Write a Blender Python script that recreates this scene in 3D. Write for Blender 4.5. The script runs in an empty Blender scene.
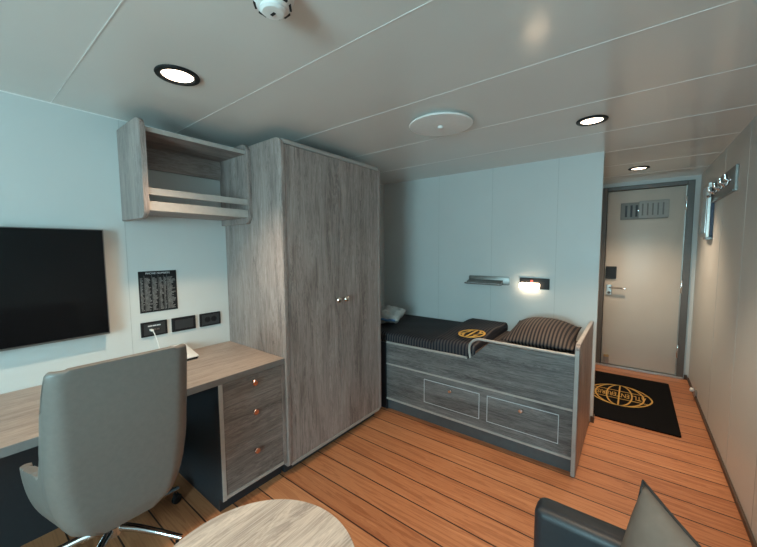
import bpy, bmesh, math, random
from mathutils import Vector, Matrix
random.seed(7)
PI = math.pi
scene = bpy.context.scene
COL = scene.collection

# ------------------------------------------------------------------ camera
cam_d = bpy.data.cameras.new('camera')
cam = bpy.data.objects.new('camera', cam_d)
COL.objects.link(cam)
F, YAW, PITCH, ROLL, CH = 332.04, .6564, .0759, -.0064, 1.43
cam_d.sensor_width = 36
cam_d.sensor_fit = 'HORIZONTAL'
cam_d.lens = F / 757 * 36
cam_d.clip_start = .02
cam.location = (0, 0, CH)
cam.rotation_euler = (Matrix.Rotation(YAW, 3, 'Z') @ Matrix.Rotation(PI/2 - PITCH, 3, 'X') @ Matrix.Rotation(ROLL, 3, 'Z')).to_euler()
scene.camera = cam

# room constants (metres)
XL, XR, ZC = -2.33, .513, 2.162
YB, YD, YF = 3.136, 4.771, -2.3
XB = -.2166

# ------------------------------------------------------------------ helpers
def T(o, label, cat, group=None, kind=None):
    if label: o['label'] = label
    if cat: o['category'] = cat
    if group: o['group'] = group
    if kind: o['kind'] = kind
    return o

def thing(name, loc, label, cat, group=None, kind=None):
    o = bpy.data.objects.new(name, None)
    o.empty_display_size = .05
    COL.objects.link(o)
    o.location = loc
    return T(o, label, cat, group, kind)

def origin(o):
    p = Vector((0, 0, 0))
    while o is not None:
        p += Vector(o.location)
        o = o.parent
    return p

def obj(name, bm, mat, parent=None, smooth=None, loc=None):
    """link a bmesh given in room coordinates as one mesh object"""
    bmesh.ops.recalc_face_normals(bm, faces=bm.faces)
    me = bpy.data.meshes.new(name)
    if parent is not None:
        bm.transform(Matrix.Translation(-origin(parent)))
    elif loc is not None:
        bm.transform(Matrix.Translation(-Vector(loc)))
    bm.to_mesh(me); bm.free()
    for m in (mat if isinstance(mat, (list, tuple)) else [mat]):
        me.materials.append(m)
    o = bpy.data.objects.new(name, me)
    COL.objects.link(o)
    if parent is not None: o.parent = parent
    elif loc is not None: o.location = loc
    if smooth is not None:
        me.shade_smooth()
        if smooth < 179:
            me.set_sharp_from_angle(angle=math.radians(smooth))
    return o

def B(): return bmesh.new()

def merge(bm, other):
    me = bpy.data.meshes.new('tmp'); other.to_mesh(me); other.free()
    bm.from_mesh(me); bpy.data.meshes.remove(me)

def box(bm, x0, x1, y0, y1, z0, z1, bev=0, seg=2):
    b = B()
    bmesh.ops.create_cube(b, size=1)
    for v in b.verts:
        v.co = Vector((x0 + (v.co.x + .5)*(x1-x0), y0 + (v.co.y + .5)*(y1-y0), z0 + (v.co.z + .5)*(z1-z0)))
    if bev:
        bmesh.ops.bevel(b, geom=b.edges[:], offset=bev, segments=seg, profile=.5, affect='EDGES')
    merge(bm, b)
    return bm

def frame_of(d):
    d = Vector(d).normalized()
    a = Vector((0, 0, 1)) if abs(d.z) < .9 else Vector((1, 0, 0))
    u = d.cross(a).normalized()
    return u, d.cross(u).normalized(), d

def lathe(bm, base, axis, prof, n=32):
    """profile (radius, distance along the axis)"""
    u, v, d = frame_of(axis); base = Vector(base)
    rings = []
    for r, h in prof:
        if r < 1e-6:
            rings.append([bm.verts.new(base + d*h)])
        else:
            rings.append([bm.verts.new(base + d*h + (u*math.cos(2*PI*k/n) + v*math.sin(2*PI*k/n))*r) for k in range(n)])
    for a, b in zip(rings, rings[1:]):
        for k in range(n):
            if len(a) == 1 and len(b) == 1: break
            if len(a) == 1: bm.faces.new((a[0], b[k], b[(k+1) % n]))
            elif len(b) == 1: bm.faces.new((a[k], a[(k+1) % n], b[0]))
            else: bm.faces.new((a[k], a[(k+1) % n], b[(k+1) % n], b[k]))
    for r in (rings[0], rings[-1]):
        if len(r) > 2: bm.faces.new(r)
    return bm

def tube(bm, pts, r, n=12, closed=False):
    pts = [Vector(p) for p in pts]
    rings = []
    up = None
    for i, p in enumerate(pts):
        if closed: d = pts[(i+1) % len(pts)] - pts[i-1]
        elif i == 0: d = pts[1] - pts[0]
        elif i == len(pts)-1: d = pts[-1] - pts[-2]
        else: d = pts[i+1] - pts[i-1]
        d.normalize()
        if up is None:
            u, v, _ = frame_of(d)
        else:
            u = (up - d*up.dot(d)).normalized(); v = d.cross(u)
        up = u
        rr = r[i] if isinstance(r, (list, tuple)) else r
        rings.append([bm.verts.new(p + (u*math.cos(2*PI*k/n) + v*math.sin(2*PI*k/n))*rr) for k in range(n)])
    m = len(rings)
    for i in range(m if closed else m-1):
        a, b = rings[i], rings[(i+1) % m]
        for k in range(n):
            bm.faces.new((a[k], a[(k+1) % n], b[(k+1) % n], b[k]))
    if not closed:
        bm.faces.new(rings[0]); bm.faces.new(rings[-1])
    return bm

def prism(bm, outline, axis, a0, a1, bev=0):
    """extrude a 2-D outline along an axis; outline is (y,z), (x,z) or (x,y)"""
    b = B()
    def P(p, a):
        if axis == 'X': return (a, p[0], p[1])
        if axis == 'Y': return (p[0], a, p[1])
        return (p[0], p[1], a)
    lo = [b.verts.new(P(p, a0)) for p in outline]
    hi = [b.verts.new(P(p, a1)) for p in outline]
    n = len(outline)
    b.faces.new(lo); b.faces.new(hi)
    for k in range(n):
        b.faces.new((lo[k], lo[(k+1) % n], hi[(k+1) % n], hi[k]))
    if bev:
        es = [e for e in b.edges if any(len(f.verts) == n for f in e.link_faces)] if n > 4 else b.edges[:]
        bmesh.ops.bevel(b, geom=es, offset=bev, segments=2, profile=.5, affect='EDGES')
    merge(bm, b)
    return bm

def rounded(x0, x1, z0, z1, r, n=6):
    """rectangle with corner radii r = (x0z0, x1z0, x1z1, x0z1)"""
    if not isinstance(r, (tuple, list)): r = (r,)*4
    out = []
    for (cx, cz, sx, sz, a0, q) in ((x0, z0, 1, 1, PI, r[0]), (x1, z0, -1, 1, 1.5*PI, r[1]), (x1, z1, -1, -1, 0, r[2]), (x0, z1, 1, -1, PI/2, r[3])):
        if q < 1e-5: out.append((cx, cz)); continue
        for k in range(n+1):
            a = a0 + k/n*PI/2
            out.append((cx + sx*q + q*math.cos(a), cz + sz*q + q*math.sin(a)))
    return out

def strip(bm, pts, w, z, h, closed=False):
    """flat ribbon of width w following 2-D pts, on z, h thick"""
    n = len(pts); L = []; R = []
    for i in range(n):
        a = pts[i-1] if (closed or i > 0) else pts[i]
        b = pts[(i+1) % n] if (closed or i < n-1) else pts[i]
        d = Vector((b[0]-a[0], b[1]-a[1])); d.normalize()
        nx, ny = -d.y*w/2, d.x*w/2
        L.append((pts[i][0]+nx, pts[i][1]+ny)); R.append((pts[i][0]-nx, pts[i][1]-ny))
    vs = [[bm.verts.new((p[0], p[1], zz)) for p in S] for S in (L, R) for zz in (z, z+h)]
    for i in range(n if closed else n-1):
        j = (i+1) % n
        bm.faces.new((vs[1][i], vs[1][j], vs[3][j], vs[3][i]))
        bm.faces.new((vs[0][i], vs[0][j], vs[2][j], vs[2][i]))
        bm.faces.new((vs[0][i], vs[0][j], vs[1][j], vs[1][i]))
        bm.faces.new((vs[2][i], vs[2][j], vs[3][j], vs[3][i]))
    return bm

def text_bm(s, size, M, depth=.0008, sx=1):
    cu = bpy.data.curves.new('txt', 'FONT')
    cu.body = s; cu.size = size; cu.extrude = depth; cu.align_x = 'CENTER'; cu.align_y = 'CENTER'
    cu.resolution_u = 3
    ob = bpy.data.objects.new('txt', cu); COL.objects.link(ob)
    dg = bpy.context.evaluated_depsgraph_get(); dg.update()
    me = bpy.data.meshes.new_from_object(ob.evaluated_get(dg))
    bm = B(); bm.from_mesh(me)
    bm.transform(M @ Matrix.Diagonal((sx, 1, 1, 1)))
    bpy.data.objects.remove(ob); bpy.data.curves.remove(cu); bpy.data.meshes.remove(me)
    return bm

# ------------------------------------------------------------------ materials
def new_mat(name):
    m = bpy.data.materials.new(name); m.use_nodes = True
    nt = m.node_tree; nt.nodes.clear()
    out = nt.nodes.new('ShaderNodeOutputMaterial'); p = nt.nodes.new('ShaderNodeBsdfPrincipled')
    nt.links.new(p.outputs[0], out.inputs[0])
    return m, nt, p

def plain(name, col, rough=.5, metal=0, spec=.5, noise=.06, nscale=40, bump=0, coat=0):
    m, nt, p = new_mat(name)
    N, L = nt.nodes.new, nt.links.new
    tc = N('ShaderNodeTexCoord'); no = N('ShaderNodeTexNoise')
    no.inputs['Scale'].default_value = nscale; no.inputs['Detail'].default_value = 4
    L(tc.outputs['Object'], no.inputs['Vector'])
    cr = N('ShaderNodeValToRGB')
    cr.color_ramp.elements[0].position = .3; cr.color_ramp.elements[1].position = .7
    cr.color_ramp.elements[0].color = [c*(1-noise) for c in col] + [1]
    cr.color_ramp.elements[1].color = [min(1, c*(1+noise)) for c in col] + [1]
    L(no.outputs['Fac'], cr.inputs['Fac']); L(cr.outputs['Color'], p.inputs['Base Color'])
    p.inputs['Roughness'].default_value = rough; p.inputs['Metallic'].default_value = metal
    p.inputs['Specular IOR Level'].default_value = spec; p.inputs['Coat Weight'].default_value = coat
    if bump:
        b = N('ShaderNodeBump'); b.inputs['Strength'].default_value = bump; b.inputs['Distance'].default_value = .002
        L(no.outputs['Fac'], b.inputs['Height']); L(b.outputs['Normal'], p.inputs['Normal'])
    return m

def wood(name, grain, light, mid, dark, rough=.45, scale=1.0, spec=.4):
    """grey limed-oak laminate, grain along axis 0/1/2"""
    m, nt, p = new_mat(name)
    N, L = nt.nodes.new, nt.links.new
    tc = N('ShaderNodeTexCoord')
    def noise(sa, sc, det, dist, rgh=.6):
        mp = N('ShaderNodeMapping'); s = [sc*scale]*3; s[grain] = sa*scale
        mp.inputs['Scale'].default_value = s
        L(tc.outputs['Object'], mp.inputs['Vector'])
        n = N('ShaderNodeTexNoise'); n.inputs['Scale'].default_value = 1; n.inputs['Detail'].default_value = det
        n.inputs['Distortion'].default_value = dist; n.inputs['Roughness'].default_value = rgh
        L(mp.outputs[0], n.inputs['Vector']); return n
    broad = noise(1.3, 9, 3, 1.2)
    fine = noise(4, 110, 5, .4, .7)
    swirl = noise(1.6, 22, 6, 2.2, .65)
    def math_(op, a, b):
        k = N('ShaderNodeMath'); k.operation = op
        for i, x in enumerate((a, b)):
            if isinstance(x, (int, float)): k.inputs[i].default_value = x
            else: L(x, k.inputs[i])
        return k.outputs[0]
    rings = math_('SINE', math_('MULTIPLY', swirl.outputs['Fac'], 46), 0)
    v = math_('ADD', math_('MULTIPLY', broad.outputs['Fac'], .42), math_('MULTIPLY', fine.outputs['Fac'], .30))
    v = math_('ADD', v, math_('ADD', math_('MULTIPLY', rings, .052), .03))
    cr = N('ShaderNodeValToRGB'); e = cr.color_ramp.elements
    e[0].position = .25; e[0].color = (*dark, 1)
    e[1].position = .52; e[1].color = (*light, 1)
    k = e.new(.385); k.color = (*mid, 1)
    L(v, cr.inputs['Fac']); L(cr.outputs['Color'], p.inputs['Base Color'])
    p.inputs['Roughness'].default_value = rough; p.inputs['Specular IOR Level'].default_value = spec
    b = N('ShaderNodeBump'); b.inputs['Strength'].default_value = .15; b.inputs['Distance'].default_value = .001
    L(v, b.inputs['Height']); L(b.outputs['Normal'], p.inputs['Normal'])
    return m

GL, GM, GD = (.43, .36, .335), (.305, .25, .231), (.145, .117, .108)
M = {}
M['woodV'] = wood('grey oak upright', 2, GL, GM, GD)
M['woodXShade'] = wood('shaded grey oak crosswise', 0, (.235, .226, .222), (.135, .129, .127), (.055, .053, .053))  # oak colours darkened to carry the shade on the bed front
M['woodY'] = wood('grey oak lengthwise', 1, GL, GM, GD)
M['woodDrawer'] = wood('grey oak drawer fronts', 1, (.31, .27, .248), (.205, .177, .163), (.1, .086, .08))
M['woodTop'] = wood('grey oak tops', 1, (.45, .36, .305), (.35, .28, .238), (.225, .178, .15), rough=.4)
M['edge'] = plain('grey edging strip', (.42, .385, .36), .4)
M['edgeDarkShade'] = plain('dark grey carcass with desk shade', (.025, .028, .034), .5)  # carcass grey, darkened further for the shade under the desk
M['kick'] = plain('blue grey kick plate', (.085, .092, .1), .5)
M['edgeShade'] = plain('mid grey edging', (.2, .19, .185), .45)
M['wall'] = plain('off white wall panel', (.60, .62, .615), .42, noise=.015, nscale=3, spec=.4)
M['seam'] = plain('panel joint', (.46, .48, .475), .5)
M['ceil'] = plain('satin ceiling panel', (.76, .75, .725), .16, noise=.015, nscale=3, spec=.55)
M['ceilSeam'] = plain('ceiling joint', (.80, .795, .775), .4)
M['white'] = plain('white plastic', (.86, .86, .85), .35, noise=.02)
M['black'] = plain('black plastic', (.010, .011, .013), .45, spec=.3)
M['blackGloss'] = plain('black screen glass', (.006, .006, .007), .12, spec=.25)
M['bezel'] = plain('grey metal bezel', (.22, .22, .22), .35, metal=.8)
M['chrome'] = plain('chrome', (.72, .72, .74), .12, metal=1)
M['steel'] = plain('brushed steel', (.5, .49, .47), .33, metal=1)
M['knobSteel'] = plain('warm polished knob', (.74, .68, .62), .2, metal=1)
M['copper'] = plain('rosy metal knob', (.62, .4, .34), .25, metal=1)
M['frame'] = plain('dark grey door frame', (.105, .095, .088), .42)
M['plateGrey'] = plain('grey brushed plate', (.26, .255, .245), .4, metal=.7)
M['grille'] = plain('grey grille plate', (.17, .168, .16), .5)
M['grilleLight'] = plain('pale grey shutter plate', (.30, .30, .285), .5)
M['frameLight'] = plain('light grey sheet metal', (.33, .33, .315), .4, metal=.5)
M['door'] = plain('beige door leaf', (.56, .51, .455), .38, noise=.02, nscale=4)
M['brown'] = plain('dark brown skirting', (.075, .048, .035), .5)
M['brass'] = plain('brass cap', (.75, .55, .28), .3, metal=1)
M['chairLeather'] = plain('grey leatherette', (.18, .16, .146), .4, noise=.05, nscale=60, bump=.08)
M['navy'] = plain('black leather', (.017, .02, .025), .45, noise=.1, nscale=80, bump=.1)
M['velvet'] = plain('grey velvet', (.15, .13, .112), .65, noise=.3, nscale=9)
M['piping'] = plain('dark piping', (.03, .03, .03), .6)
M['towel'] = plain('pale grey cloth', (.52, .51, .49), .85, noise=.2, nscale=25, bump=.4)
M['blueCloth'] = plain('blue cloth', (.1, .2, .38), .85, noise=.25, nscale=25)
M['rubber'] = plain('black mat pile', (.008, .008, .009), 1, noise=.3, nscale=300, bump=.5, spec=.05)
M['gold'] = plain('golden yellow yarn', (.62, .36, .09), .9, noise=.15, nscale=200)
M['goldBed'] = plain('golden yellow print', (.75, .45, .1), .8, noise=.15, nscale=200)
M['pale'] = plain('pale lettering', (.6, .62, .64), .6)
M['greyPrint'] = plain('grey printed rows', (.2, .2, .2), .6, noise=.4, nscale=120)
M['red'] = plain('red button', (.6, .1, .08), .4)

def stripes(name, a, b, period, duty=.5, axis='X'):
    m, nt, p = new_mat(name)
    N, L = nt.nodes.new, nt.links.new
    tc = N('ShaderNodeTexCoord'); sp = N('ShaderNodeSeparateXYZ'); L(tc.outputs['Object'], sp.inputs[0])
    mu = N('ShaderNodeMath'); mu.operation = 'MULTIPLY'; mu.inputs[1].default_value = 2*PI/period
    L(sp.outputs[axis], mu.inputs[0])
    si = N('ShaderNodeMath'); si.operation = 'SINE'; L(mu.outputs[0], si.inputs[0])
    mr = N('ShaderNodeMapRange'); mr.inputs['From Min'].default_value = duty-.5-.35; mr.inputs['From Max'].default_value = duty-.5+.35
    L(si.outputs[0], mr.inputs['Value'])
    no = N('ShaderNodeTexNoise'); no.inputs['Scale'].default_value = 400; L(tc.outputs['Object'], no.inputs['Vector'])
    mix = N('ShaderNodeMix'); mix.data_type = 'RGBA'
    mix.inputs['A'].default_value = (*a, 1); mix.inputs['B'].default_value = (*b, 1)
    L(mr.outputs[0], mix.inputs['Factor']); L(mix.outputs['Result'], p.inputs['Base Color'])
    p.inputs['Roughness'].default_value = .75
    p.inputs['Specular IOR Level'].default_value = .25
    bp_ = N('ShaderNodeBump'); bp_.inputs['Strength'].default_value = .2; bp_.inputs['Distance'].default_value = .001
    L(no.outputs['Fac'], bp_.inputs['Height']); L(bp_.outputs['Normal'], p.inputs['Normal'])
    return m
M['duvet'] = stripes('dark striped duvet', (.013, .014, .022), (.07, .06, .06), .026)
M['sheet'] = stripes('brown striped sheet', (.05, .038, .034), (.1, .075, .065), .030)
M['pillow'] = stripes('dark striped pillow', (.012, .011, .015), (.105, .08, .068), .0225)

def emit(name, col, s):
    m = bpy.data.materials.new(name); m.use_nodes = True
    nt = m.node_tree; nt.nodes.clear()
    o = nt.nodes.new('ShaderNodeOutputMaterial'); e = nt.nodes.new('ShaderNodeEmission')
    e.inputs[0].default_value = (*col, 1); e.inputs[1].default_value = s
    nt.links.new(e.outputs[0], o.inputs[0]); return m
WARM = (1, .80, .60)
M['lens'] = emit('lit downlight lens', WARM, 9)
M['shade'] = emit('lit reading lamp shade', (1, .76, .52), 9.5)

def floor_mat():
    m, nt, p = new_mat('orange plank floor')
    N, L = nt.nodes.new, nt.links.new
    tc = N('ShaderNodeTexCoord'); sp = N('ShaderNodeSeparateXYZ'); L(tc.outputs['Object'], sp.inputs[0])
    def mt(op, a, b=0.0, c=None):
        k = N('ShaderNodeMath'); k.operation = op
        for i, x in enumerate((a, b) if c is None else (a, b, c)):
            if isinstance(x, (int, float)): k.inputs[i].default_value = x
            else: L(x, k.inputs[i])
        return k.outputs[0]
    W = .1545
    t = mt('DIVIDE', mt('SUBTRACT', sp.outputs['Y'], 1.206 - W*20), W)
    idx = mt('FLOOR', t); fr = mt('FRACT', t)
    edge = mt('MINIMUM', fr, mt('SUBTRACT', 1.0, fr))
    seam = mt('LESS_THAN', edge, .024)
    wn = N('ShaderNodeTexWhiteNoise'); wn.noise_dimensions = '1D'; L(idx, wn.inputs['W'])
    # grain runs along the plank, shifted from plank to plank
    cb = N('ShaderNodeCombineXYZ')
    L(mt('ADD', mt('MULTIPLY', sp.outputs['X'], 1.8), mt('MULTIPLY', wn.outputs['Value'], 40)), cb.inputs[0])
    L(mt('MULTIPLY', sp.outputs['Y'], 32), cb.inputs[1]); L(mt('MULTIPLY', idx, 7.3), cb.inputs[2])
    n1 = N('ShaderNodeTexNoise'); n1.inputs['Scale'].default_value = 1; n1.inputs['Detail'].default_value = 6
    n1.inputs['Distortion'].default_value = 1.6; n1.inputs['Roughness'].default_value = .6
    L(cb.outputs[0], n1.inputs['Vector'])
    rings = mt('SINE', mt('MULTIPLY', n1.outputs['Fac'], 40), 0)
    v = mt('ADD', mt('ADD', mt('MULTIPLY', n1.outputs['Fac'], .62), mt('MULTIPLY', rings, .04)), mt('MULTIPLY', mt('SUBTRACT', wn.outputs['Value'], .5), .16))
    cr = N('ShaderNodeValToRGB'); e = cr.color_ramp.elements
    e[0].position = .14; e[0].color = (.31, .105, .042, 1)
    e[1].position = .50; e[1].color = (.58, .262, .125, 1)
    k = e.new(.32); k.color = (.47, .192, .085, 1)
    L(v, cr.inputs['Fac'])
    mix = N('ShaderNodeMix'); mix.data_type = 'RGBA'; L(seam, mix.inputs['Factor'])
    L(cr.outputs['Color'], mix.inputs['A']); mix.inputs['B'].default_value = (.03, .012, .008, 1)
    L(mix.outputs['Result'], p.inputs['Base Color'])
    L(mt('ADD', mt('MULTIPLY', n1.outputs['Fac'], .15), .36), p.inputs['Roughness'])
    b = N('ShaderNodeBump'); b.inputs['Strength'].default_value = .35; b.inputs['Distance'].default_value = .002
    L(mt('SUBTRACT', mt('MULTIPLY', v, .3), seam), b.inputs['Height']); L(b.outputs['Normal'], p.inputs['Normal'])
    return m
M['floor'] = floor_mat()

def glass_mat():
    m = bpy.data.materials.new('window glass'); m.use_nodes = True
    nt = m.node_tree; nt.nodes.clear(); N, L = nt.nodes.new, nt.links.new
    o = N('ShaderNodeOutputMaterial'); t = N('ShaderNodeBsdfTransparent'); g = N('ShaderNodeBsdfGlossy')
    t.inputs[0].default_value = (.95, .98, .97, 1); g.inputs['Roughness'].default_value = .02
    x = N('ShaderNodeMixShader'); x.inputs[0].default_value = .06
    L(t.outputs[0], x.inputs[1]); L(g.outputs[0], x.inputs[2]); L(x.outputs[0], o.inputs[0]); return m
M['glass'] = glass_mat()

# ------------------------------------------------------------------ room shell
def struct(o, label=None): return T(o, label, None, None, 'structure')

struct(obj('floor', box(B(), XL-.1, XR+.1, YF-.1, YD+.1, -.06, 0), M['floor']))
# ceiling of satin panels, pale joint strips across the room
bm = box(B(), XL-.1, XR+.1, YF-.1, YD+.1, ZC, ZC+.06)
nf = len(bm.faces)
for k in range(-4, 8):
    y = .364 + .5625*k
    box(bm, XL, XR, y-.0016, y+.0016, ZC-.0012, ZC+.001)
bm.faces.ensure_lookup_table()
for f in bm.faces[nf:]: f.material_index = 1
struct(obj('ceiling', bm, [M['ceil'], M['ceilSeam']]))

def wall(name, boxes, seams):
    bm = B()
    for b in boxes: box(bm, *b)
    nf = len(bm.faces)
    for s in seams: box(bm, *s)
    bm.faces.ensure_lookup_table()
    for f in bm.faces[nf:]: f.material_index = 1
    return struct(obj(name, bm, [M['wall'], M['seam']]))
wall('wall_left', [(XL-.1, XL, YF-.1, YD+.1, 0, ZC)],
     [(XL-.001, XL+.001, y-.0013, y+.0013, 0, ZC) for y in (-.52, .637)])
wall('wall_right', [(XR, XR+.1, YF-.1, YD+.1, 0, ZC)],
     [(XR-.001, XR+.001, y-.002, y+.002, 0, ZC) for y in (1.77, 2.34, 2.92, 3.60)])
wall('wall_back', [(XL, XB, YB, YB+.05, 0, ZC)],
     [(x-.0015, x+.0015, YB-.001, YB+.001, 0, ZC) for x in (-1.62, -1.07, -.525)])
wall('wall_vestibule', [(-.56, -.51, YB+.05, YD, 0, ZC)], [])
DX0, DX1, DZ0, DZ1 = -.271, .408, .03, 2.065       # door leaf
wall('wall_far', [(-.56, -.33, YD, YD+.1, 0, ZC), (.455, XR, YD, YD+.1, 0, ZC), (-.33, .455, YD, YD+.1, 2.115, ZC), (-.33, .455, YD+.06, YD+.1, 0, 2.115)], [])  # last box is an unseen backing added behind the door against light leaks
# outer wall behind the camera with the daylight window
WX0, WX1, WZ0, WZ1 = -.80, .40, .85, 1.90
wall('wall_front', [(XL, WX0, YF-.1, YF, 0, ZC), (WX1, XR, YF-.1, YF, 0, ZC), (WX0, WX1, YF-.1, YF, 0, WZ0), (WX0, WX1, YF-.1, YF, WZ1, ZC)], [])
w = struct(thing('window_1', ((WX0+WX1)/2, YF-.05, WZ0), None, None), 'white framed window in the outer wall')
bm = B()
for b in ((WX0, WX0+.04, WZ0, WZ1), (WX1-.04, WX1, WZ0, WZ1), (WX0+.04, WX1-.04, WZ0, WZ0+.04), (WX0+.04, WX1-.04, WZ1-.04, WZ1)):
    box(bm, b[0], b[1], YF-.08, YF-.02, b[2], b[3])
obj('window_frame', bm, M['white'], w)
obj('window_pane', box(B(), WX0+.04, WX1-.04, YF-.055, YF-.049, WZ0+.04, WZ1-.04), M['glass'], w)

# skirtings
struct(obj('baseboard_right', box(B(), XR-.012, XR, YF, YD-.03, 0, .035, .003), M['brown']))
bm = box(B(), -.232, XB+.010, YB-.012, YB, 0, .05); box(bm, XB, XB+.010, YB, YB+.05, 0, .05)
struct(obj('baseboard_back', bm, M['brown']))
struct(obj('baseboard_far', box(B(), .475, XR-.012, YD-.012, YD, 0, .05), M['brown']))
# slim cover strip where the walls meet the ceiling
bm = B()
box(bm, XL, XL+.004, YF, YB, ZC-.005, ZC)
struct(obj('trim_1', bm, M['ceilSeam']))

# door
d = struct(thing('door_1', ((DX0+DX1)/2, YD, 0), None, None), 'beige metal cabin door with a dark frame')
bm = B()
for b in ((-.33, DX0-.004, 0, 2.115), (DX1+.004, .468, 0, 2.115)):
    box(bm, b[0], b[1], YD-.03, YD+.05, b[2], b[3], .004)
box(bm, DX0-.004, DX1+.004, YD-.03, YD+.05, DZ1+.004, 2.115, .004)
obj('door_frame', bm, M['frame'], d)
obj('threshold', box(B(), -.33, .468, YD-.035, YD+.05, 0, .026, .005), M['steel'], d)
obj('door_leaf', box(B(), DX0, DX1, YD+.0, YD+.045, DZ0, DZ1, .004), M['door'], d, 40)
for z in (.3, 1.0, 1.88):
    obj('hinge', lathe(B(), (DX1+.001, YD-.032, z-.07), (0, 0, 1), [(.0, 0), (.009, .002), (.010, .004), (.010, .136), (.009, .138), (0, .14)], 16), M['chrome'], d, 40)
obj('door_edge_strip', box(B(), DX1-.006, DX1+.0035, YD-.006, YD+.001, .03, DZ1), M['frameLight'], d)
# ventilation grille: steel slats with a sliding shutter
g = obj('ventilation_grille', box(B(), -.147, .272, YD-.012, YD-.0001, 1.735, 1.925, .004), M['grille'], d)
bm = B()
for k in range(7): box(bm, -.105 + k*.047, -.085 + k*.047, YD-.0135, YD-.012, 1.765, 1.895)
obj('slot', bm, M['black'], g)
obj('shutter_plate', box(B(), .02, .275, YD-.022, YD-.0137, 1.745, 1.935, .003), M['grilleLight'], g)
bm = B()
for k in range(5): box(bm, .045 + k*.044, .058 + k*.044, YD-.0235, YD-.0222, 1.775, 1.905)
obj('shutter_slot', bm, M['frame'], g)
obj('shutter_knob', lathe(B(), (.015, YD-.013, 1.83), (0, -1, 0), [(.013, 0), (.013, .018), (.009, .024), (0, .026)], 16), M['chrome'], g, 40)
obj('card_reader', box(B(), -.262, -.158, YD-.022, YD-.0001, 1.055, 1.20, .005), M['black'], d)
h = obj('lock_plate', box(B(), -.252, -.195, YD-.014, YD-.0001, .86, .99, .006), M['steel'], d)
bm = tube(B(), [(-.21, YD-.014, .955), (-.21, YD-.05, .955), (-.195, YD-.06, .955), (-.06, YD-.06, .948)], .010)
obj('lever_handle', bm, M['chrome'], h, 60)
obj('lock_cylinder', lathe(B(), (-.222, YD-.014, .89), (0, -1, 0), [(.016, 0), (.016, .008), (.012, .010), (0, .010)], 20), M['frame'], h, 40)
bs = obj('floor_bolt', box(B(), -.245, -.195, YD-.03, YD-.0001, .035, .115, .004), M['steel'], d)
obj('bolt_cap', box(B(), -.245, -.195, YD-.033, YD-.0001, .116, .14, .004), M['brass'], bs)

# ------------------------------------------------------------------ ceiling fixtures
def downlight(x, y, label, r=.078, power=84, spread=86):
    t = thing('downlight', (x, y, ZC), label, 'ceiling light', 'round recessed ceiling downlights')
    obj('trim_ring', lathe(B(), (x, y, ZC), (0, 0, -1), [(r*.70, 0), (r*.98, 0), (r, .004), (r*.97, .008), (r*.76, .010), (r*.72, .0065), (r*.70, .003)], 48), M['black'], t, 40)
    obj('lens', lathe(B(), (x, y, ZC), (0, 0, -1), [(0, .0005), (r*.70, .0005), (r*.70, .003), (0, .005)], 48), M['lens'], t, 40)
    la = bpy.data.lights.new('downlight_beam', 'SPOT')
    la.energy = power; la.color = (1, .74, .50); la.shadow_soft_size = .045
    la.spot_size = math.radians(spread); la.spot_blend = .85
    lo = bpy.data.objects.new('downlight_beam', la); COL.objects.link(lo)
    lo.location = (x, y, ZC-.03)
    return t
downlight(-1.553, .641, 'round recessed downlight with black ring above the desk and television', .084, 58, 112)
downlight(-.227, 2.328, 'round recessed downlight with black ring in front of the bed wall', .080)
downlight(.0, 3.998, 'round recessed downlight with black ring close to the door', .082, 70, 108)

downlight(-.227, .641, 'added unseen recessed downlight with black ring above the sofa', .080, 42)  # added out of view to light the foreground

t = thing('ceiling_vent', (-.925, 1.80, ZC), 'large white round air vent disc on the ceiling', 'air vent')
obj('disc', lathe(B(), (-.925, 1.80, ZC), (0, 0, -1), [(.13, 0), (.13, .012), (.178, .016), (.182, .021), (.178, .026), (.16, .0275), (0, .029)], 64), M['white'], t, 35)
obj('hub', lathe(B(), (-.925, 1.80, ZC), (0, 0, -1), [(.016, .0285), (.016, .038), (.012, .041), (0, .041)], 24), M['white'], t, 40)
t = thing('smoke_detector', (-.845, .612, ZC), 'white domed smoke detector on the ceiling', 'smoke detector')
sx, sy = -.845, .612
obj('body', lathe(B(), (sx, sy, ZC), (0, 0, -1), [(.058, 0), (.060, .004), (.060, .018), (.055, .023), (.052, .040), (.044, .048), (.038, .050)], 48), M['white'], t, 35)
obj('cap', lathe(B(), (sx, sy, ZC), (0, 0, -1), [(.036, .0505), (.036, .056), (.029, .062), (0, .064)], 40), M['white'], t, 35)
bm = B()
for k in range(8):
    a = 2*PI*k/8
    b = box(B(), -.012, .012, -.003, .003, -.003, .003)
    b.transform(Matrix.Translation((sx, sy, ZC-.0435)) @ Matrix.Rotation(a, 4, 'Z') @ Matrix.Translation((0, .0485, 0)))
    merge(bm, b)
obj('slot', bm, M['black'], t)
obj('indicator', box(B(), sx-.008, sx+.008, sy-.004, sy+.004, ZC-.0655, ZC-.0641), M['black'], t)

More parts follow.
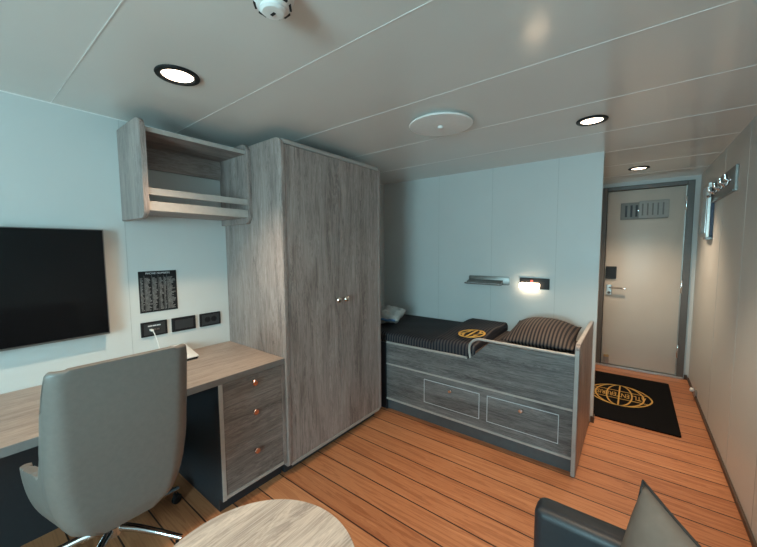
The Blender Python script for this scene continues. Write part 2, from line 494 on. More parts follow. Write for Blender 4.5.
# ------------------------------------------------------------------ wardrobe
WX, WY0, WY1, WT = -1.668, 1.229, 2.188, 2.089
wd = thing('wardrobe', (-2.0, 1.71, 0), 'tall grey oak wardrobe with two doors between the desk and the bed', 'wardrobe')
def side(y0, y1):
    return prism(B(), rounded(XL+.002, WX+.004, 0.058, WT, (0, .02, .05, 0)), 'Y', y0, y1, .002)
obj('side_panel', side(WY0, WY0+.024), M['woodV'], wd, 35)
obj('side_panel', side(WY1-.024, WY1), M['woodV'], wd, 35)
obj('top_panel', box(B(), XL+.002, WX-.045, WY0+.024, WY1-.024, WT-.03, WT-.004), M['woodY'], wd)
obj('back_panel', box(B(), XL+.002, XL+.012, WY0+.024, WY1-.024, .06, WT-.031), M['edgeDarkShade'], wd)
bm = prism(B(), rounded(WX-.044, WX+.003, WT-.036, WT-.001, (0, 0, .03, 0)), 'Y', WY0+.0245, WY1-.0245)
obj('top_rail', bm, M['edge'], wd, 35)
obj('bottom_rail', box(B(), WX-.02, WX+.003, WY0+.0245, WY1-.0245, .058, .076), M['edge'], wd)
obj('plinth', box(B(), XL+.01, WX-.05, WY0+.004, WY1-.03, 0, .0575), M['edgeDarkShade'], wd)
ym = 1.7115
for y0, y1, ky, name in ((WY0+.027, ym-.0015, ym-.038, 0), (ym+.0015, WY1-.027, ym+.040, 1)):
    dr = obj('door', box(B(), WX-.022, WX, y0, y1, .079, WT-.039, .0015), M['woodV'], wd)
    obj('knob', lathe(B(), (WX, ky, 1.067), (1, 0, 0), [(.010, 0), (.009, .014), (.019, .021), (.021, .029), (.017, .035), (0, .037)], 24), M['knobSteel'], dr, 40)

# ------------------------------------------------------------------ desk, pedestal
DZ = .759
dk = thing('desk', (-2.0, .3, 0), 'long grey oak desk top along the wall under the television', 'desk')
obj('desktop', box(B(), XL+.003, -1.684, -1.5, WY0-.001, DZ-.034, DZ, .001), M['woodTop'], dk)
obj('front_edging', box(B(), -1.684, -1.680, -1.5, WY0-.001, DZ-.034, DZ, .001), M['edgeShade'], dk)
obj('end_support', box(B(), XL+.003, -1.70, -1.5, -1.475, 0, DZ-.0345), M['edgeDarkShade'], dk)
obj('back_panel', box(B(), XL+.012, XL+.03, -1.474, .81, .0, DZ-.0345), M['edgeDarkShade'], dk)  # dark sheet added to deepen the shade below the desk

PY0, PY1 = .815, 1.2265
pd = thing('drawer_pedestal', (-2.0, 1.02, 0), 'grey oak pedestal with three drawers under the desk beside the wardrobe', 'drawer unit')
obj('side_panel', box(B(), XL+.035, -1.684, PY0, PY0+.022, .085, DZ-.0345, .001), M['edgeDarkShade'], pd)
obj('side_edging', box(B(), -1.684, -1.680, PY0, PY0+.022, .085, DZ-.0345, .001), M['edge'], pd)
obj('side_panel', box(B(), XL+.03, -1.680, PY1-.022, PY1, .085, DZ-.0345, .001), M['woodV'], pd)
obj('plinth', box(B(), XL+.04, -1.735, PY0+.006, PY1-.006, 0, .0845), M['edgeDarkShade'], pd)
obj('bottom_rail', box(B(), XL+.05, -1.684, PY0+.0225, PY1-.0225, .086, .105), M['edge'], pd)
for z0, z1, kz in ((.590, .722, .678), (.348, .5885, .508), (.108, .3465, .278)):
    f = obj('drawer', box(B(), -2.2, -1.684, PY0+.024, PY1-.024, z0, z1, .0012), M['woodDrawer'], pd)
    obj('knob', lathe(B(), (-1.684, 1.015, kz), (1, 0, 0), [(.009, 0), (.008, .010), (.016, .015), (.017, .021), (.014, .026), (0, .028)], 24), M['copper'], f, 40)

# ------------------------------------------------------------------ wall shelf
sh = thing('wall_shelf', (-2.15, .93, 1.59), 'open grey oak shelf unit mounted high on the wall beside the wardrobe', 'shelf')
pf = rounded(XL+.001, -1.975, 1.594, 2.100, (0, .05, .06, 0))
obj('side_panel', prism(B(), pf, 'Y', .625, .650, .003), M['woodV'], sh, 35)
obj('side_panel', prism(B(), pf, 'Y', 1.203, 1.228, .003), M['woodV'], sh, 35)
obj('top_board', box(B(), XL+.001, -2.0, .6505, 1.2025, 2.034, 2.056, .001), M['woodY'], sh)
obj('bottom_board', box(B(), XL+.001, -2.0, .6505, 1.2025, 1.632, 1.654, .001), M['woodY'], sh)
obj('top_edging', box(B(), -2.0, -1.996, .6505, 1.2025, 2.034, 2.056), M['edge'], sh)
obj('bottom_lip', box(B(), -2.0, -1.982, .6505, 1.2025, 1.632, 1.680, .002), M['edge'], sh)
obj('retaining_rail', box(B(), -2.0, -1.982, .6505, 1.2025, 1.712, 1.748, .002), M['edge'], sh)
obj('back_board', box(B(), XL+.001, XL+.02, .6505, 1.2025, 1.91, 2.0335), M['woodY'], sh)

# ------------------------------------------------------------------ television
tv = thing('television', (XL+.03, .02, .97), 'large black flat screen television on the wall above the desk', 'television')
obj('body', box(B(), -2.305, -2.272, -.485, .522, .972, 1.539, .004), M['black'], tv)
bm = B(); x0, x1 = -2.274, -2.268
box(bm, x0, x1, -.485, .522, .972, .981); box(bm, x0, x1, -.485, .522, 1.535, 1.539)
box(bm, x0, x1, -.485, -.481, .981, 1.535); box(bm, x0, x1, .518, .522, .981, 1.535)
obj('bezel', bm, M['bezel'], tv)
obj('screen', box(B(), -2.2725, -2.269, -.4805, .5175, .9815, 1.5345), M['blackGloss'], tv)
obj('wall_mount', box(B(), XL+.002, -2.3055, -.15, .19, 1.1, 1.4), M['black'], tv)

# ------------------------------------------------------------------ notice, sockets, cable, phone
nt_ = thing('notice_board', (XL, .788, 1.05), 'black printed list of numbers on the wall above the sockets', 'notice')
obj('panel', box(B(), XL, XL+.004, .685, .891, 1.049, 1.300), M['black'], nt_)
MW = lambda y, z, x: Matrix.Translation((x, y, z)) @ Matrix(((0, 0, 1, 0), (1, 0, 0, 0), (0, 1, 0, 0), (0, 0, 0, 1)))
obj('title', text_bm('PHONE NUMBERS', .0165, MW(.788, 1.286, XL+.0042), .0003), M['pale'], nt_)
bm = B()
for c0, c1 in ((.692, .712), (.716, .752), (.756, .784), (.793, .815), (.820, .833), (.838, .884)):
    for r in range(28):
        z = 1.258 - r*.0072
        y1 = c0 + (c1-c0)*random.uniform(.45, 1)
        box(bm, XL+.0041, XL+.0047, c0, y1, z-.0021, z+.0019)
T(obj('printed_rows', bm, M['greyPrint'], nt_), None, None, None, 'stuff')
bm = B()
for y in (.714, .754, .788, .817, .8355): box(bm, XL+.0041, XL+.0046, y-.0006, y+.0006, 1.055, 1.275)
obj('column_rules', bm, M['greyPrint'], nt_)

def socket(y0, y1, label):
    t = thing('wall_socket', (XL, (y0+y1)/2, .902), label, 'socket', 'black wall sockets above the desk')
    obj('plate', box(B(), XL, XL+.012, y0, y1, .902, .991, .003), M['black'], t)
    return t
M['socketGrey'] = plain('dark grey socket insert', (.03, .033, .037), .4)
s1 = socket(.681, .823, 'black socket plate with a white plug and pale lettering')
obj('insert', box(B(), XL+.012, XL+.013, .695, .809, .912, .981), M['socketGrey'], s1)
bm = B()
for y0, y1 in ((.716, .738), (.741, .760), (.763, .784)): box(bm, XL+.013, XL+.0136, y0, y1, .963, .970)
obj('lettering', bm, M['pale'], s1)
for y0 in (.722, .744, .762):
    obj('usb_port', box(B(), XL+.013, XL+.0138, y0, y0+.015, .938, .947), M['bezel'], s1)
s2 = socket(.849, .994, 'plain black blank plate between the two other socket plates')
obj('insert', box(B(), XL+.012, XL+.0135, .866, .977, .917, .976, .0005), M['socketGrey'], s2)
s3 = socket(1.021, 1.163, 'black double power socket plate close to the wardrobe')
obj('insert', box(B(), XL+.012, XL+.013, 1.034, 1.150, .912, .981), M['socketGrey'], s3)
for y in (1.070, 1.114):
    o_ = obj('outlet', lathe(B(), (XL+.013, y, .947), (1, 0, 0), [(.0195, 0), (.0195, .0015), (.017, .0018), (.0165, .0006), (0, .0006)], 32), M['black'], s3, 40)

cb = thing('usb_cable', (XL+.02, .729, .945), 'white charging cable plugged into the socket plate above the desk', 'cable')
obj('plug', box(B(), XL+.0142, XL+.045, .722, .737, .938, .949, .003), M['white'], cb)
pts = []
for k in range(17):
    s = k/16
    pts.append((XL+.045 + .045*math.sin(PI*min(1, s*1.2)*.5) - .035*s, .7295 + .034*s**1.3, .9435 - .172*s**1.6 - .008*s))
obj('cord', tube(B(), pts, .0028, 8), M['white'], cb, 60)

ph = thing('desk_phone', (-2.19, .845, DZ), 'white wedge shaped desk device behind the swivel chair', 'phone')
prof = [(-2.315, DZ+.014), (-2.105, DZ+.014), (-2.100, DZ+.020), (-2.300, DZ+.062), (-2.315, DZ+.058)]
obj('housing', prism(B(), prof, 'Y', .770, .912, .003), M['white'], ph, 30)
obj('base', box(B(), -2.31, -2.112, .776, .906, DZ, DZ+.0138), M['black'], ph)
bm = B()
for i in range(3):
    for j in range(4):
        x = -2.145 - j*.030; y = .82 + i*.024
        z = DZ + .020 + (-2.100-x)*.21
        box(bm, x-.008, x+.008, y-.008, y+.008, z-.002, z+.003)
obj('keypad', bm, M['white'], ph)

# ------------------------------------------------------------------ swivel chair
CX, CY = -1.83, .354
sc = thing('swivel_chair', (CX, CY, 0), 'grey leatherette swivel chair with a tall back drawn up to the desk', 'chair')
def shell_point(u, v, off=0.0):
    """u -1..1 runs from the front of one arm round the back to the other; v 0..1 bottom to rim"""
    a = abs(u); s = 1 if u > 0 else -1
    # plan outline (x' towards the back, y' sideways) in metres: flat back, tight corners, arms that splay
    hw, rc, back = .215, .06, .415
    arcs = (hw-rc, rc*PI/2, .17)
    L = sum(arcs); d = a*L; dt = d; at = arcs
    w_ = min(1, max(0, v)); w_ = w_*w_*(3-2*w_)
    rc = .075 + (rc-.075)*w_
    arcs = (hw-rc, rc*PI/2, at[2]); d = a*sum(arcs)
    if d < arcs[0]: px, py, nx, ny = back - .018*(d/arcs[0])**2*0, d, 1, 0
    elif d < arcs[0]+arcs[1]:
        t = (d-arcs[0])/rc
        px, py = back-rc+rc*math.sin(t), hw-rc+rc*(1-math.cos(t)); px, py = back-rc+rc*math.cos(t), hw-rc+rc*math.sin(t); nx, ny = math.cos(t), math.sin(t)
    else:
        e = d-arcs[0]-arcs[1]
        px, py = back-rc-e, hw + .035*min(1, e/.14); nx, ny = .12, .99
    # rim height: tall back, then a quick fall to the low arms
    t = min(1, max(0, (dt-(at[0]+at[1]*.6))/(at[1]*.8))); t = t*t*(3-2*t)
    rim = 1.062*(1-t) + .70*t - .03*max(0, dt-at[0]-at[1])
    bot = .425
    z = bot + (rim-bot)*v
    # bowl: rounds in at the bottom
    q = min(1, (z-bot)/.31)
    k = .52 + .48*math.sqrt(max(0, 1-(1-q)**2.2))
    up = max(0, z-.62)/.44
    lean = .055*up
    return Vector((CX + px*(.82+.18*k) + lean + nx*off, CY + s*(py*k*(1-.012*up) + ny*off), z))
bm = B(); NU, NV = 96, 16
def grid(off):
    return [[bm.verts.new(shell_point(-1 + 2*i/NU, j/NV, off)) for j in range(NV+1)] for i in range(NU+1)]
go, gi = grid(0), grid(-.03)
for i in range(NU):
    for j in range(NV):
        bm.faces.new((go[i][j], go[i+1][j], go[i+1][j+1], go[i][j+1]))
        bm.faces.new((gi[i][j], gi[i][j+1], gi[i+1][j+1], gi[i+1][j]))
    bm.faces.new((go[i][NV], go[i+1][NV], gi[i+1][NV], gi[i][NV]))
    bm.faces.new((go[i][0], gi[i][0], gi[i+1][0], go[i+1][0]))
for i in (0, NU):
    for j in range(NV):
        bm.faces.new((go[i][j], go[i][j+1], gi[i][j+1], gi[i][j]))
rim = [e for e in bm.edges if (all(v in set(sum([[go[i][NV], gi[i][NV]] for i in range(NU+1)], [])) for v in e.verts))
       and not (e.verts[0].co - e.verts[1].co).length > .05]
rimset = {go[i][NV] for i in range(NU+1)} , {gi[i][NV] for i in range(NU+1)}
es = [e for e in bm.edges if (e.verts[0] in rimset[0] and e.verts[1] in rimset[0]) or (e.verts[0] in rimset[1] and e.verts[1] in rimset[1])]
bmesh.ops.bevel(bm, geom=es, offset=.012, segments=3, profile=.5, affect='EDGES')
obj('shell', bm, M['chairLeather'], sc, 60)
bm = B()
prism(bm, [(CX-.18, CY-.13), (CX-.12, CY-.16), (CX+.24, CY-.14), (CX+.33, CY-.09), (CX+.33, CY+.09), (CX+.24, CY+.14), (CX-.12, CY+.16), (CX-.18, CY+.13)], 'Z', .40, .52, .03)
obj('seat', bm, M['chairLeather'], sc, 60)
HX, HY = -1.90, .40
obj('mechanism', box(B(), HX-.10, HX+.16, HY-.09, HY+.05, .365, .3995, .01), M['black'], sc)
obj('column', lathe(B(), (HX, HY, .152), (0, 0, 1), [(.034, 0), (.034, .08), (.026, .085), (.026, .2125)]  , 24), M['chrome'], sc, 40)
bs = obj('base_hub', lathe(B(), (HX, HY, .095), (0, 0, 1), [(.03, 0), (.045, .006), (.045, .046), (.036, .056)], 28), M['chrome'], sc, 40)
for k in range(5):
    a = math.radians(35 + 72*k)
    dx, dy = math.cos(a), math.sin(a)
    Rm = Matrix.Translation((HX, HY, 0)) @ Matrix.Rotation(a, 4, 'Z')
    b = tube(B(), [(.03, 0, .128), (.12, 0, .122), (.22, 0, .105), (.33, 0, .082)], [.019, .017, .015, .012], 14)
    b.transform(Rm)
    leg = obj('leg', b, M['chrome'], sc, 60)
    b = lathe(B(), (.32, -.011, .026), (0, 1, 0), [(0, 0), (.022, 0), (.026, .003), (.026, .008), (.020, .0085), (.020, .0135), (.026, .014), (.026, .019), (.022, .022), (0, .022)], 20)
    lathe(b, (.307, 0, .03), (0, 0, 1), [(.008, 0), (.008, .038)], 12)
    b.transform(Rm)
    obj('caster', b, M['black'], leg, 40)

# ------------------------------------------------------------------ coffee table
tx, ty, tr = -.775, .437, .290
ct = thing('coffee_table', (tx, ty, 0), 'round grey oak coffee table between the swivel chair and the sofa', 'table')
M['woodTable'] = wood('grey oak table top', 1, (.60, .52, .455), (.46, .39, .34), (.26, .217, .19), rough=.42, scale=.8)
obj('tabletop', lathe(B(), (tx, ty, .525), (0, 0, 1), [(0, 0), (tr-.002, 0), (tr, .002), (tr, .023), (tr-.002, .025), (0, .025)], 96), M['woodTable'], ct, 30)
obj('pedestal', lathe(B(), (tx, ty, .025), (0, 0, 1), [(.03, 0), (.03, .49), (.09, .495), (.09, .4995)], 32), M['steel'], ct, 40)
obj('foot', lathe(B(), (tx, ty, 0), (0, 0, 1), [(0, 0), (.17, 0), (.17, .008), (.05, .018), (.035, .0245), (0, .0245)], 48), M['steel'], ct, 40)

# ------------------------------------------------------------------ bed
BF = 2.307
XE = -.237
bd = thing('bed', (-1.28, 2.72, 0), 'grey oak single bunk bed with two drawers along the back wall', 'bed')
E0 = XE-.026
BL = -1.695
obj('side_panel', prism(B(), [(BL, .425), (E0-.001, .425), (E0-.001, .752), (-.785, .752), (-.80, .745), (-.925, .622), (-.945, .607), (BL, .600)], 'Y', BF, BF+.02), M['woodXShade'], bd)
obj('side_rail', box(B(), BL, E0-.001, BF-.004, BF+.02, .412, .424), M['edge'], bd)
obj('lower_panel', box(B(), BL, E0-.001, BF+.003, BF+.02, .112, .4115), M['woodXShade'], bd)
obj('bottom_molding', box(B(), BL, E0-.001, BF-.004, BF+.02, .096, .1115, .003), M['edge'], bd)
obj('kick_plate', box(B(), BL-.02, E0-.001, BF+.028, BF+.045, 0, .0955), M['kick'], bd)
# edging strip: along the low rail, up round the loop and along the high part
yy = BF+.0085
pts = [(BL, yy, .606), (-1.3, yy, .609), (-.955, yy, .613)]
obj('rail_edging', tube(B(), pts, .009, 10), M['edge'], bd, 60)
pts = []
for k in range(13):
    a = PI + (PI/2)*(k/12)*1.0
    pts.append((-.855 + .085*math.cos(PI - k/12*PI/2), yy, .690 + .078*math.sin(k/12*PI/2)))
pts = [(-.930, yy, .618), (-.939, yy, .655)] + pts + [(-.75, yy, .766), (-.5, yy, .763), (E0-.002, yy, .761)]
obj('step_edging', tube(B(), pts, .0095, 10), M['edge'], bd, 60)
obj('end_panel', prism(B(), rounded(2.297, YB-.002, 0, .833, (0, 0, 0, .03)), 'X', E0, XE, .003), M['woodV'], bd, 35)
bm = B()
obj('end_edging', box(B(), E0+.003, XE-.003, 2.294, 2.2972, .0, .80), M['edge'], bd)
obj('end_cap', box(B(), E0+.003, XE-.003, 2.33, YB-.003, .8331, .836), M['edge'], bd)
obj('gap_shade_panel', box(B(), XL+.002, BL-.0005, BF+.010, BF+.022, .0, .600), M['edgeDarkShade'], bd)  # dark panel stands in for the gap's shadow and the bed post edge
obj('bed_base', box(B(), XL+.002, E0-.001, BF+.05, YB-.002, .36, .40), M['edgeDarkShade'], bd)
for x0, x1 in ((-1.316, -.855), (-.799, -.338)):
    f = obj('drawer', box(B(), x0+.004, x1-.004, BF-.001, BF+.0028, .179, .363, .001), M['woodXShade'], bd)
    bm = B()
    for b in ((x0, x0+.0035, .175, .367), (x1-.0035, x1, .175, .367), (x0+.0035, x1-.0035, .175, .1785), (x0+.0035, x1-.0035, .3635, .367)):
        box(bm, b[0], b[1], BF-.002, BF+.0028, b[2], b[3])
    obj('drawer_edging', bm, M['pale'], f)
    xk = (x0+x1)/2 + .004
    obj('knob', lathe(B(), (xk, BF-.001, .332), (0, -1, 0), [(.007, 0), (.007, .010), (.014, .015), (.015, .021), (.012, .025), (0, .027)], 20), M['chrome'], f, 40)

mt_ = T(obj('mattress', box(B(), XL+.004, E0-.004, BF+.026, YB-.004, .402, .664, .03, 4), M['sheet'], None, 40, (-1.3, 2.72, .402)),
        'brown striped sheet covered mattress showing between duvet and pillow', 'mattress')

# duvet with folded end; loft of sections in Y-Z
dv = thing('duvet', (-1.6, 2.72, .665), 'dark striped duvet with a folded end and a golden emblem on the bed', 'bedding')
bm = B()
secs = []
def duvet_section(x, top, zfront, lift):
    y0, y1, r = BF+.0216, YB-.006, .04
    P = [(y0, zfront)]
    for k in range(7):
        a = PI - k/6*PI/2
        P.append((y0 + r + r*math.cos(a), top - r + r*math.sin(a)))
    n = 18
    for k in range(1, n):
        y = y0 + r + (y1-.03-y0-r)*k/n
        P.append((y, top + lift*min(1, (y-y0-r)/.35) + .004*math.sin(9*y + 5*x) + .003*math.sin(17*y-11*x)))
    for k in range(5):
        a = PI/2 - k/4*PI/2
        P.append((y1-.02 + .02*math.cos(a), top+lift-.02+.02*math.sin(a)))
    return P
xs = [XL+.008 + i*(1.05)/24 for i in range(25)] + [-1.262, -1.250, -1.235] + [-1.2 + i*.285/12 for i in range(13)] + [-.906, -.902]
for x in xs:
    t = min(1, max(0, (x+1.272)/.035)); t = t*t*(3-2*t)
    top = .687 + .022*t; lift = .030*t
    if x > -.913: top -= .010 if x < -.904 else .020
    P = duvet_section(x, top, .618, lift)
    secs.append([bm.verts.new((x, y, z)) for y, z in P])
inner = []
for x in xs:
    secs_i = [(BF+.0235, .618), (BF+.0235, .6665), (YB-.006, .6665)]
    inner.append([bm.verts.new((x, y, z)) for y, z in secs_i])
for a, b in zip(secs, secs[1:]):
    for k in range(len(a)-1): bm.faces.new((a[k], a[k+1], b[k+1], b[k]))
for a, b in zip(inner, inner[1:]):
    for k in range(2): bm.faces.new((a[k], b[k], b[k+1], a[k+1]))
for a, b, c, d_ in zip(secs, secs[1:], inner, inner[1:]):
    bm.faces.new((a[0], b[0], d_[0], c[0])); bm.faces.new((a[-1], c[-1], d_[-1], b[-1]))
for i in (0, -1):
    bm.faces.new(secs[i] + inner[i][::-1])
obj('cover', bm, M['duvet'], dv, 50)
def emblem(bm, cx, cy, ax, ay, z, h, w, mer=(1, .76, .40), par=(.38,)):
    for m_ in mer:
        strip(bm, [(cx + ax*m_*math.cos(2*PI*k/64), cy + ay*math.copysign(abs(math.sin(2*PI*k/64))**(1.2 if m_ > .9 else 1), math.sin(2*PI*k/64))) for k in range(64)], w, z, h, True)
    strip(bm, [(cx, cy-ay), (cx, cy+ay)], w, z, h)
    for p_ in par:
        for s in (-1, 1):
            e = math.sqrt(1-p_*p_)*ax
            strip(bm, [(cx-e, cy+s*ay*p_), (cx+e, cy+s*ay*p_)], w*.6, z, h)
bm = B()
emblem(bm, -1.015, 2.55, .095, .135, .7385, .002, .016, (1, .55), ())
strip(bm, [(-1.09, 2.49), (-1.05, 2.60)], .016, .7385, .002); strip(bm, [(-.98, 2.50), (-.945, 2.61)], .016, .7385, .002)
obj('emblem', bm, M['goldBed'], dv)

def cushion(name, w, d, h, mat, Mx, parent=None, ear=.0, n=28, loc=None, wob=.0, smooth=180, p=2.4, pw=.55):
    bm = B(); gs = []
    for s in (1, -1):
        g = []
        for i in range(n+1):
            row = []
            for j in range(n+1):
                a, b = -1+2*i/n, -1+2*j/n
                # edges draw in between the corners
                x = a*w/2*(1 - ear*(1-b*b)*0 - ear*(1-b*b)*abs(a)**3)
                y = b*d/2*(1 - ear*(1-a*a)*abs(b)**3)
                t = ((1-abs(a)**p)*(1-abs(b)**p))
                z = s*h/2*max(0, t)**pw
                z += wob*math.sin(5*a+3*b+s)*math.sin(4*b-2*a+1)*t**.5*.5
                row.append((x, y, z))
            g.append(row)
        gs.append(g)
    V = {}
    def vert(s, i, j):
        k = (0 if (i in (0, n) or j in (0, n)) else s, i, j)
        if k not in V: V[k] = bm.verts.new(gs[s][i][j])
        return V[k]
    for s in (0, 1):
        for i in range(n):
            for j in range(n):
                f = [vert(s, i, j), vert(s, i+1, j), vert(s, i+1, j+1), vert(s, i, j+1)]
                bm.faces.new(f if s == 0 else f[::-1])
    bm.transform(Mx)
    return obj(name, bm, mat, parent, smooth, loc)
Mx = Matrix.Translation((-.527, 2.735, .775)) @ Matrix.Rotation(math.radians(3), 4, 'Z') @ Matrix.Rotation(math.radians(3), 4, 'X')
T(cushion('bed_pillow', .47, .62, .205, M['pillow'], Mx, ear=.06, p=2.6, pw=.85, loc=(-.53, 2.74, .667)), 'plump dark striped pillow against the end panel of the bed', 'pillow')
Mx = Matrix.Translation((-1.90, 2.62, .779)) @ Matrix.Rotation(math.radians(12), 4, 'Z') @ Matrix.Rotation(math.radians(14), 4, 'X')
cp = thing('throw_pillow', (-1.90, 2.62, .69), 'small crumpled pale grey pillow at the wardrobe end of the bed', 'pillow')
cushion('cushion_body', .30, .25, .13, M['towel'], Mx, cp, ear=.08, wob=.05)
bm = B()
Mb = Mx @ Matrix.Translation((.02, -.106, .0))
b = tube(B(), [(-.10 + .2*k/8, -.012 + .004*math.sin(k), .004*math.cos(2*k)) for k in range(9)], .012, 8); b.transform(Mb); merge(bm, b)
obj('blue_hem', bm, M['blueCloth'], cp, 60)

# ------------------------------------------------------------------ bed wall fittings
ws = thing('grab_rail', (-1.11, YB, 1.08), 'brushed metal rail shelf on the wall above the bed', 'rail')
obj('back_plate', prism(B(), rounded(-1.285, -.895, 1.082, 1.160, .014), 'Y', YB-.008, YB, .002), M['plateGrey'], ws, 35)
pr = [(YB-.008, 1.125), (YB-.065, 1.112), (YB-.080, 1.100), (YB-.078, 1.082), (YB-.066, 1.080), (YB-.062, 1.098), (YB-.008, 1.112)]
obj('ledge', prism(B(), pr, 'X', -1.28, -.955), M['plateGrey'], ws, 30)
obj('end_rod', tube(B(), [(-1.30, YB-.07, 1.092), (-.945, YB-.07, 1.092)], .010, 14), M['chrome'], ws, 60)
rl = thing('reading_lamp', (-.69, YB, 1.06), 'lit reading lamp on a black wall plate above the pillow', 'lamp')
obj('back_plate', box(B(), -.808, -.565, YB-.012, YB, 1.065, 1.160, .004), M['black'], rl)
obj('lamp_shade', prism(B(), rounded(-.800, -.640, 1.062, 1.118, .012), 'Y', YB-.055, YB-.0125, .003), M['shade'], rl, 35)
obj('switch_button', lathe(B(), (-.705, YB-.012, 1.134), (0, -1, 0), [(.011, 0), (.011, .006), (0, .008)], 20), M['red'], rl, 40)

# ------------------------------------------------------------------ right wall fittings
hk = thing('hook_rack', (XR, 3.75, 1.8), 'metal coat hook rack on the wall near the door', 'coat rack')
obj('plate', box(B(), XR-.016, XR, 3.16, 4.36, 1.790, 1.958, .003), M['plateGrey'], hk)
obj('lower_lip', box(B(), XR-.022, XR-.0162, 3.16, 4.36, 1.790, 1.799), M['bezel'], hk)
for y in (3.28, 3.45, 3.66, 3.90):
    zz = 1.878
    b = tube(B(), [(XR-.016, y, zz), (XR-.030, y, zz-.004), (XR-.043, y, zz+.010), (XR-.046, y, zz+.036)], [.012, .011, .011, .014], 12)
    tube(b, [(XR-.026, y, zz-.002), (XR-.034, y, zz-.030), (XR-.042, y, zz-.040), (XR-.050, y, zz-.030)], [.010, .010, .010, .013], 12)
    obj('hook', b, M['chrome'], hk, 60)
mb = thing('wall_panel', (XR, 4.0, 1.49), 'narrow upright metal framed panel hanging over the far end of the hook rack', 'panel')
M['navyStrip'] = plain('dark navy strip', (.012, .022, .07), .4)
obj('frame', box(B(), XR-.046, XR-.0235, 3.92, 4.20, 1.505, 1.962, .003), M['steel'], mb)
obj('back_strip', box(B(), XR-.0232, XR-.001, 3.935, 4.20, 1.51, 1.80), M['navyStrip'], mb)  # dark blue strip behind the frame
obj('inner_panel', box(B(), XR-.0485, XR-.0462, 3.96, 4.16, 1.545, 1.93), M['chrome'], mb)
obj('bracket', box(B(), XR-.04, XR-.001, 3.95, 4.08, 1.488, 1.5045), M['bezel'], mb)
st = thing('door_stop', (XR, 4.17, .05), 'small metal door stop with a white tip low on the wall near the door', 'door stop')
obj('bracket', box(B(), XR-.022, XR-.0125, 4.14, 4.20, .036, .10, .003), M['steel'], st)
obj('arm', box(B(), XR-.0125, XR, 4.15, 4.19, .05, .09), M['steel'], st)
obj('tip', lathe(B(), (XR-.022, 4.17, .092), (-1, 0, 0), [(.012, 0), (.018, .006), (.020, .020), (.014, .028), (0, .03)], 20), M['white'], st, 50)

# ------------------------------------------------------------------ doormat
MX0, MX1, MY0, MY1 = -.47, .336, 3.262, 4.477
dm = thing('doormat', (-.06, 3.87, 0), 'black doormat with a golden globe emblem in front of the door', 'mat')
obj('mat_base', prism(B(), rounded(MX0, MX1, MY0, MY1, .012), 'Z', .0002, .010, .002), M['rubber'], dm)
bm = B()
emblem(bm, -.062, 3.86, .247, .265, .0098, .0022, .012)
obj('emblem', bm, M['gold'], dm)
Mt = Matrix.Translation((-.062, 3.862, .0112)) @ Matrix.Rotation(PI, 4, 'Z') @ Matrix.Diagonal((.36, 1, 1, 1))
obj('lettering', text_bm('ATL. ENTERPRISE', .15, Mt, .0006), M['gold'], dm)

# ------------------------------------------------------------------ sofa and cushion
sf = thing('sofa', (.14, .27, 0), 'black leather sofa with a rounded arm along the panelled wall', 'sofa')
SX0, SX1 = -.222, XR-.014
def arm(y0, y1):
    b = box(B(), SX0, SX1, y0, y1, .10, .61)
    bmesh.ops.bevel(b, geom=[e for e in b.edges if max(v.co.z for v in e.verts) > .5 or (abs(e.verts[0].co.x-SX0) < .001 and abs(e.verts[1].co.x-SX0) < .001)],
                    offset=.03, segments=5, profile=.5, affect='EDGES')
    return b
obj('armrest', arm(1.082, 1.172), M['navy'], sf, 50)
obj('armrest', arm(-.66, -.57), M['navy'], sf, 50)
obj('seat_cushion', box(B(), SX0+.01, .30, -.567, 1.079, .26, .42, .035, 4), M['navy'], sf, 60)
obj('backrest', box(B(), .302, SX1, -.567, 1.079, .10, .78, .04, 4), M['navy'], sf, 60)
obj('base', box(B(), SX0+.03, .30, -.567, 1.079, .10, .259), M['navy'], sf)
for x in (SX0+.06, SX1-.06):
    for y in (-.61, 1.12):
        obj('foot', lathe(B(), (x, y, 0), (0, 0, 1), [(.018, 0), (.022, .0995)], 16), M['steel'], sf, 40)
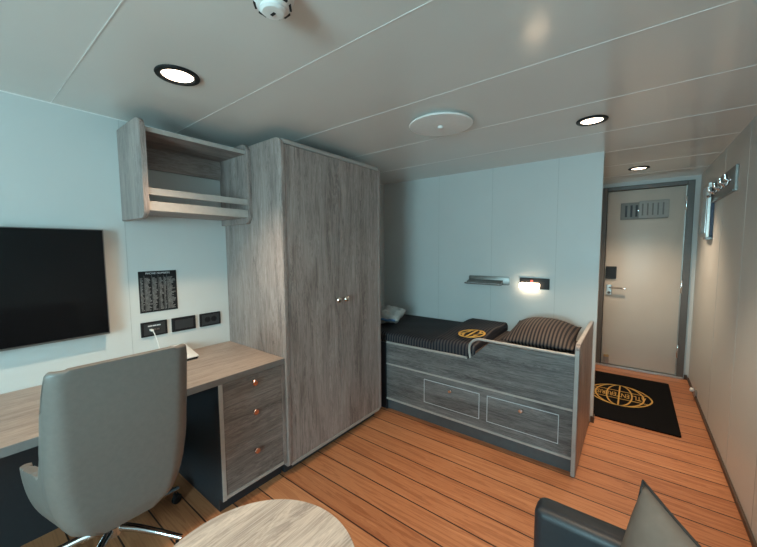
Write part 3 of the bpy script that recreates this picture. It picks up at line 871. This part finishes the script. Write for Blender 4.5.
# velvet cushion leaning in the corner; its top edge runs along e1
e1 = Vector((.5, -.866, 0)).normalized()
e2 = Vector((.175, .10, .98)); e2 = (e2 - e1*e2.dot(e1)).normalized()
e3 = e1.cross(e2)
S = .44
Tip = Vector((.04, 1.010, .855))
cc = Tip + e1*S/2 - e2*S/2
Mx = Matrix(((e1.x, e2.x, e3.x, cc.x), (e1.y, e2.y, e3.y, cc.y), (e1.z, e2.z, e3.z, cc.z), (0, 0, 0, 1)))
sc_ = thing('sofa_cushion', (cc.x, cc.y, .42), 'grey velvet cushion with dark piping leaning on the black sofa', 'cushion')
cushion('cover', S, S, .13, M['velvet'], Mx, sc_, ear=.05)
b = B(); N_ = 80; pts = []
for k in range(N_):
    q = k/N_*4; i = int(q); t = -1 + 2*(q-i)
    a, c = ((t, 1), (1, -t), (-t, -1), (-1, t))[i]
    x = a*S/2*(1 - .05*(1-c*c)*abs(a)**3); y = c*S/2*(1 - .05*(1-a*a)*abs(c)**3)
    pts.append(Mx @ Vector((x, y, 0)))
obj('piping', tube(b, pts, .0032, 8, True), M['piping'], sc_, 60)

# ------------------------------------------------------------------ light
wld = bpy.data.worlds.new('daylight'); scene.world = wld; wld.use_nodes = True
nt = wld.node_tree; nt.nodes.clear()
o = nt.nodes.new('ShaderNodeOutputWorld'); bg = nt.nodes.new('ShaderNodeBackground')
bg.inputs[0].default_value = (.49, .80, .90, 1); bg.inputs[1].default_value = 36.0
nt.links.new(bg.outputs[0], o.inputs[0])
la = bpy.data.lights.new('window_portal', 'AREA'); la.shape = 'RECTANGLE'
la.size = WX1-WX0; la.size_y = WZ1-WZ0
la.cycles.is_portal = True
lo = bpy.data.objects.new('window_portal', la); COL.objects.link(lo)
lo.location = ((WX0+WX1)/2, YF-.11, (WZ0+WZ1)/2); lo.rotation_euler = (PI/2, 0, 0)

vs = scene.view_settings
scene.display_settings.display_device = 'sRGB'
vs.view_transform = 'Standard'; vs.look = 'None'; vs.exposure = .12; vs.gamma = 1; vs.use_curve_mapping = False
scene.cycles.max_bounces = 8
scene.cycles.diffuse_bounces = 6
scene.cycles.sample_clamp_indirect = 6
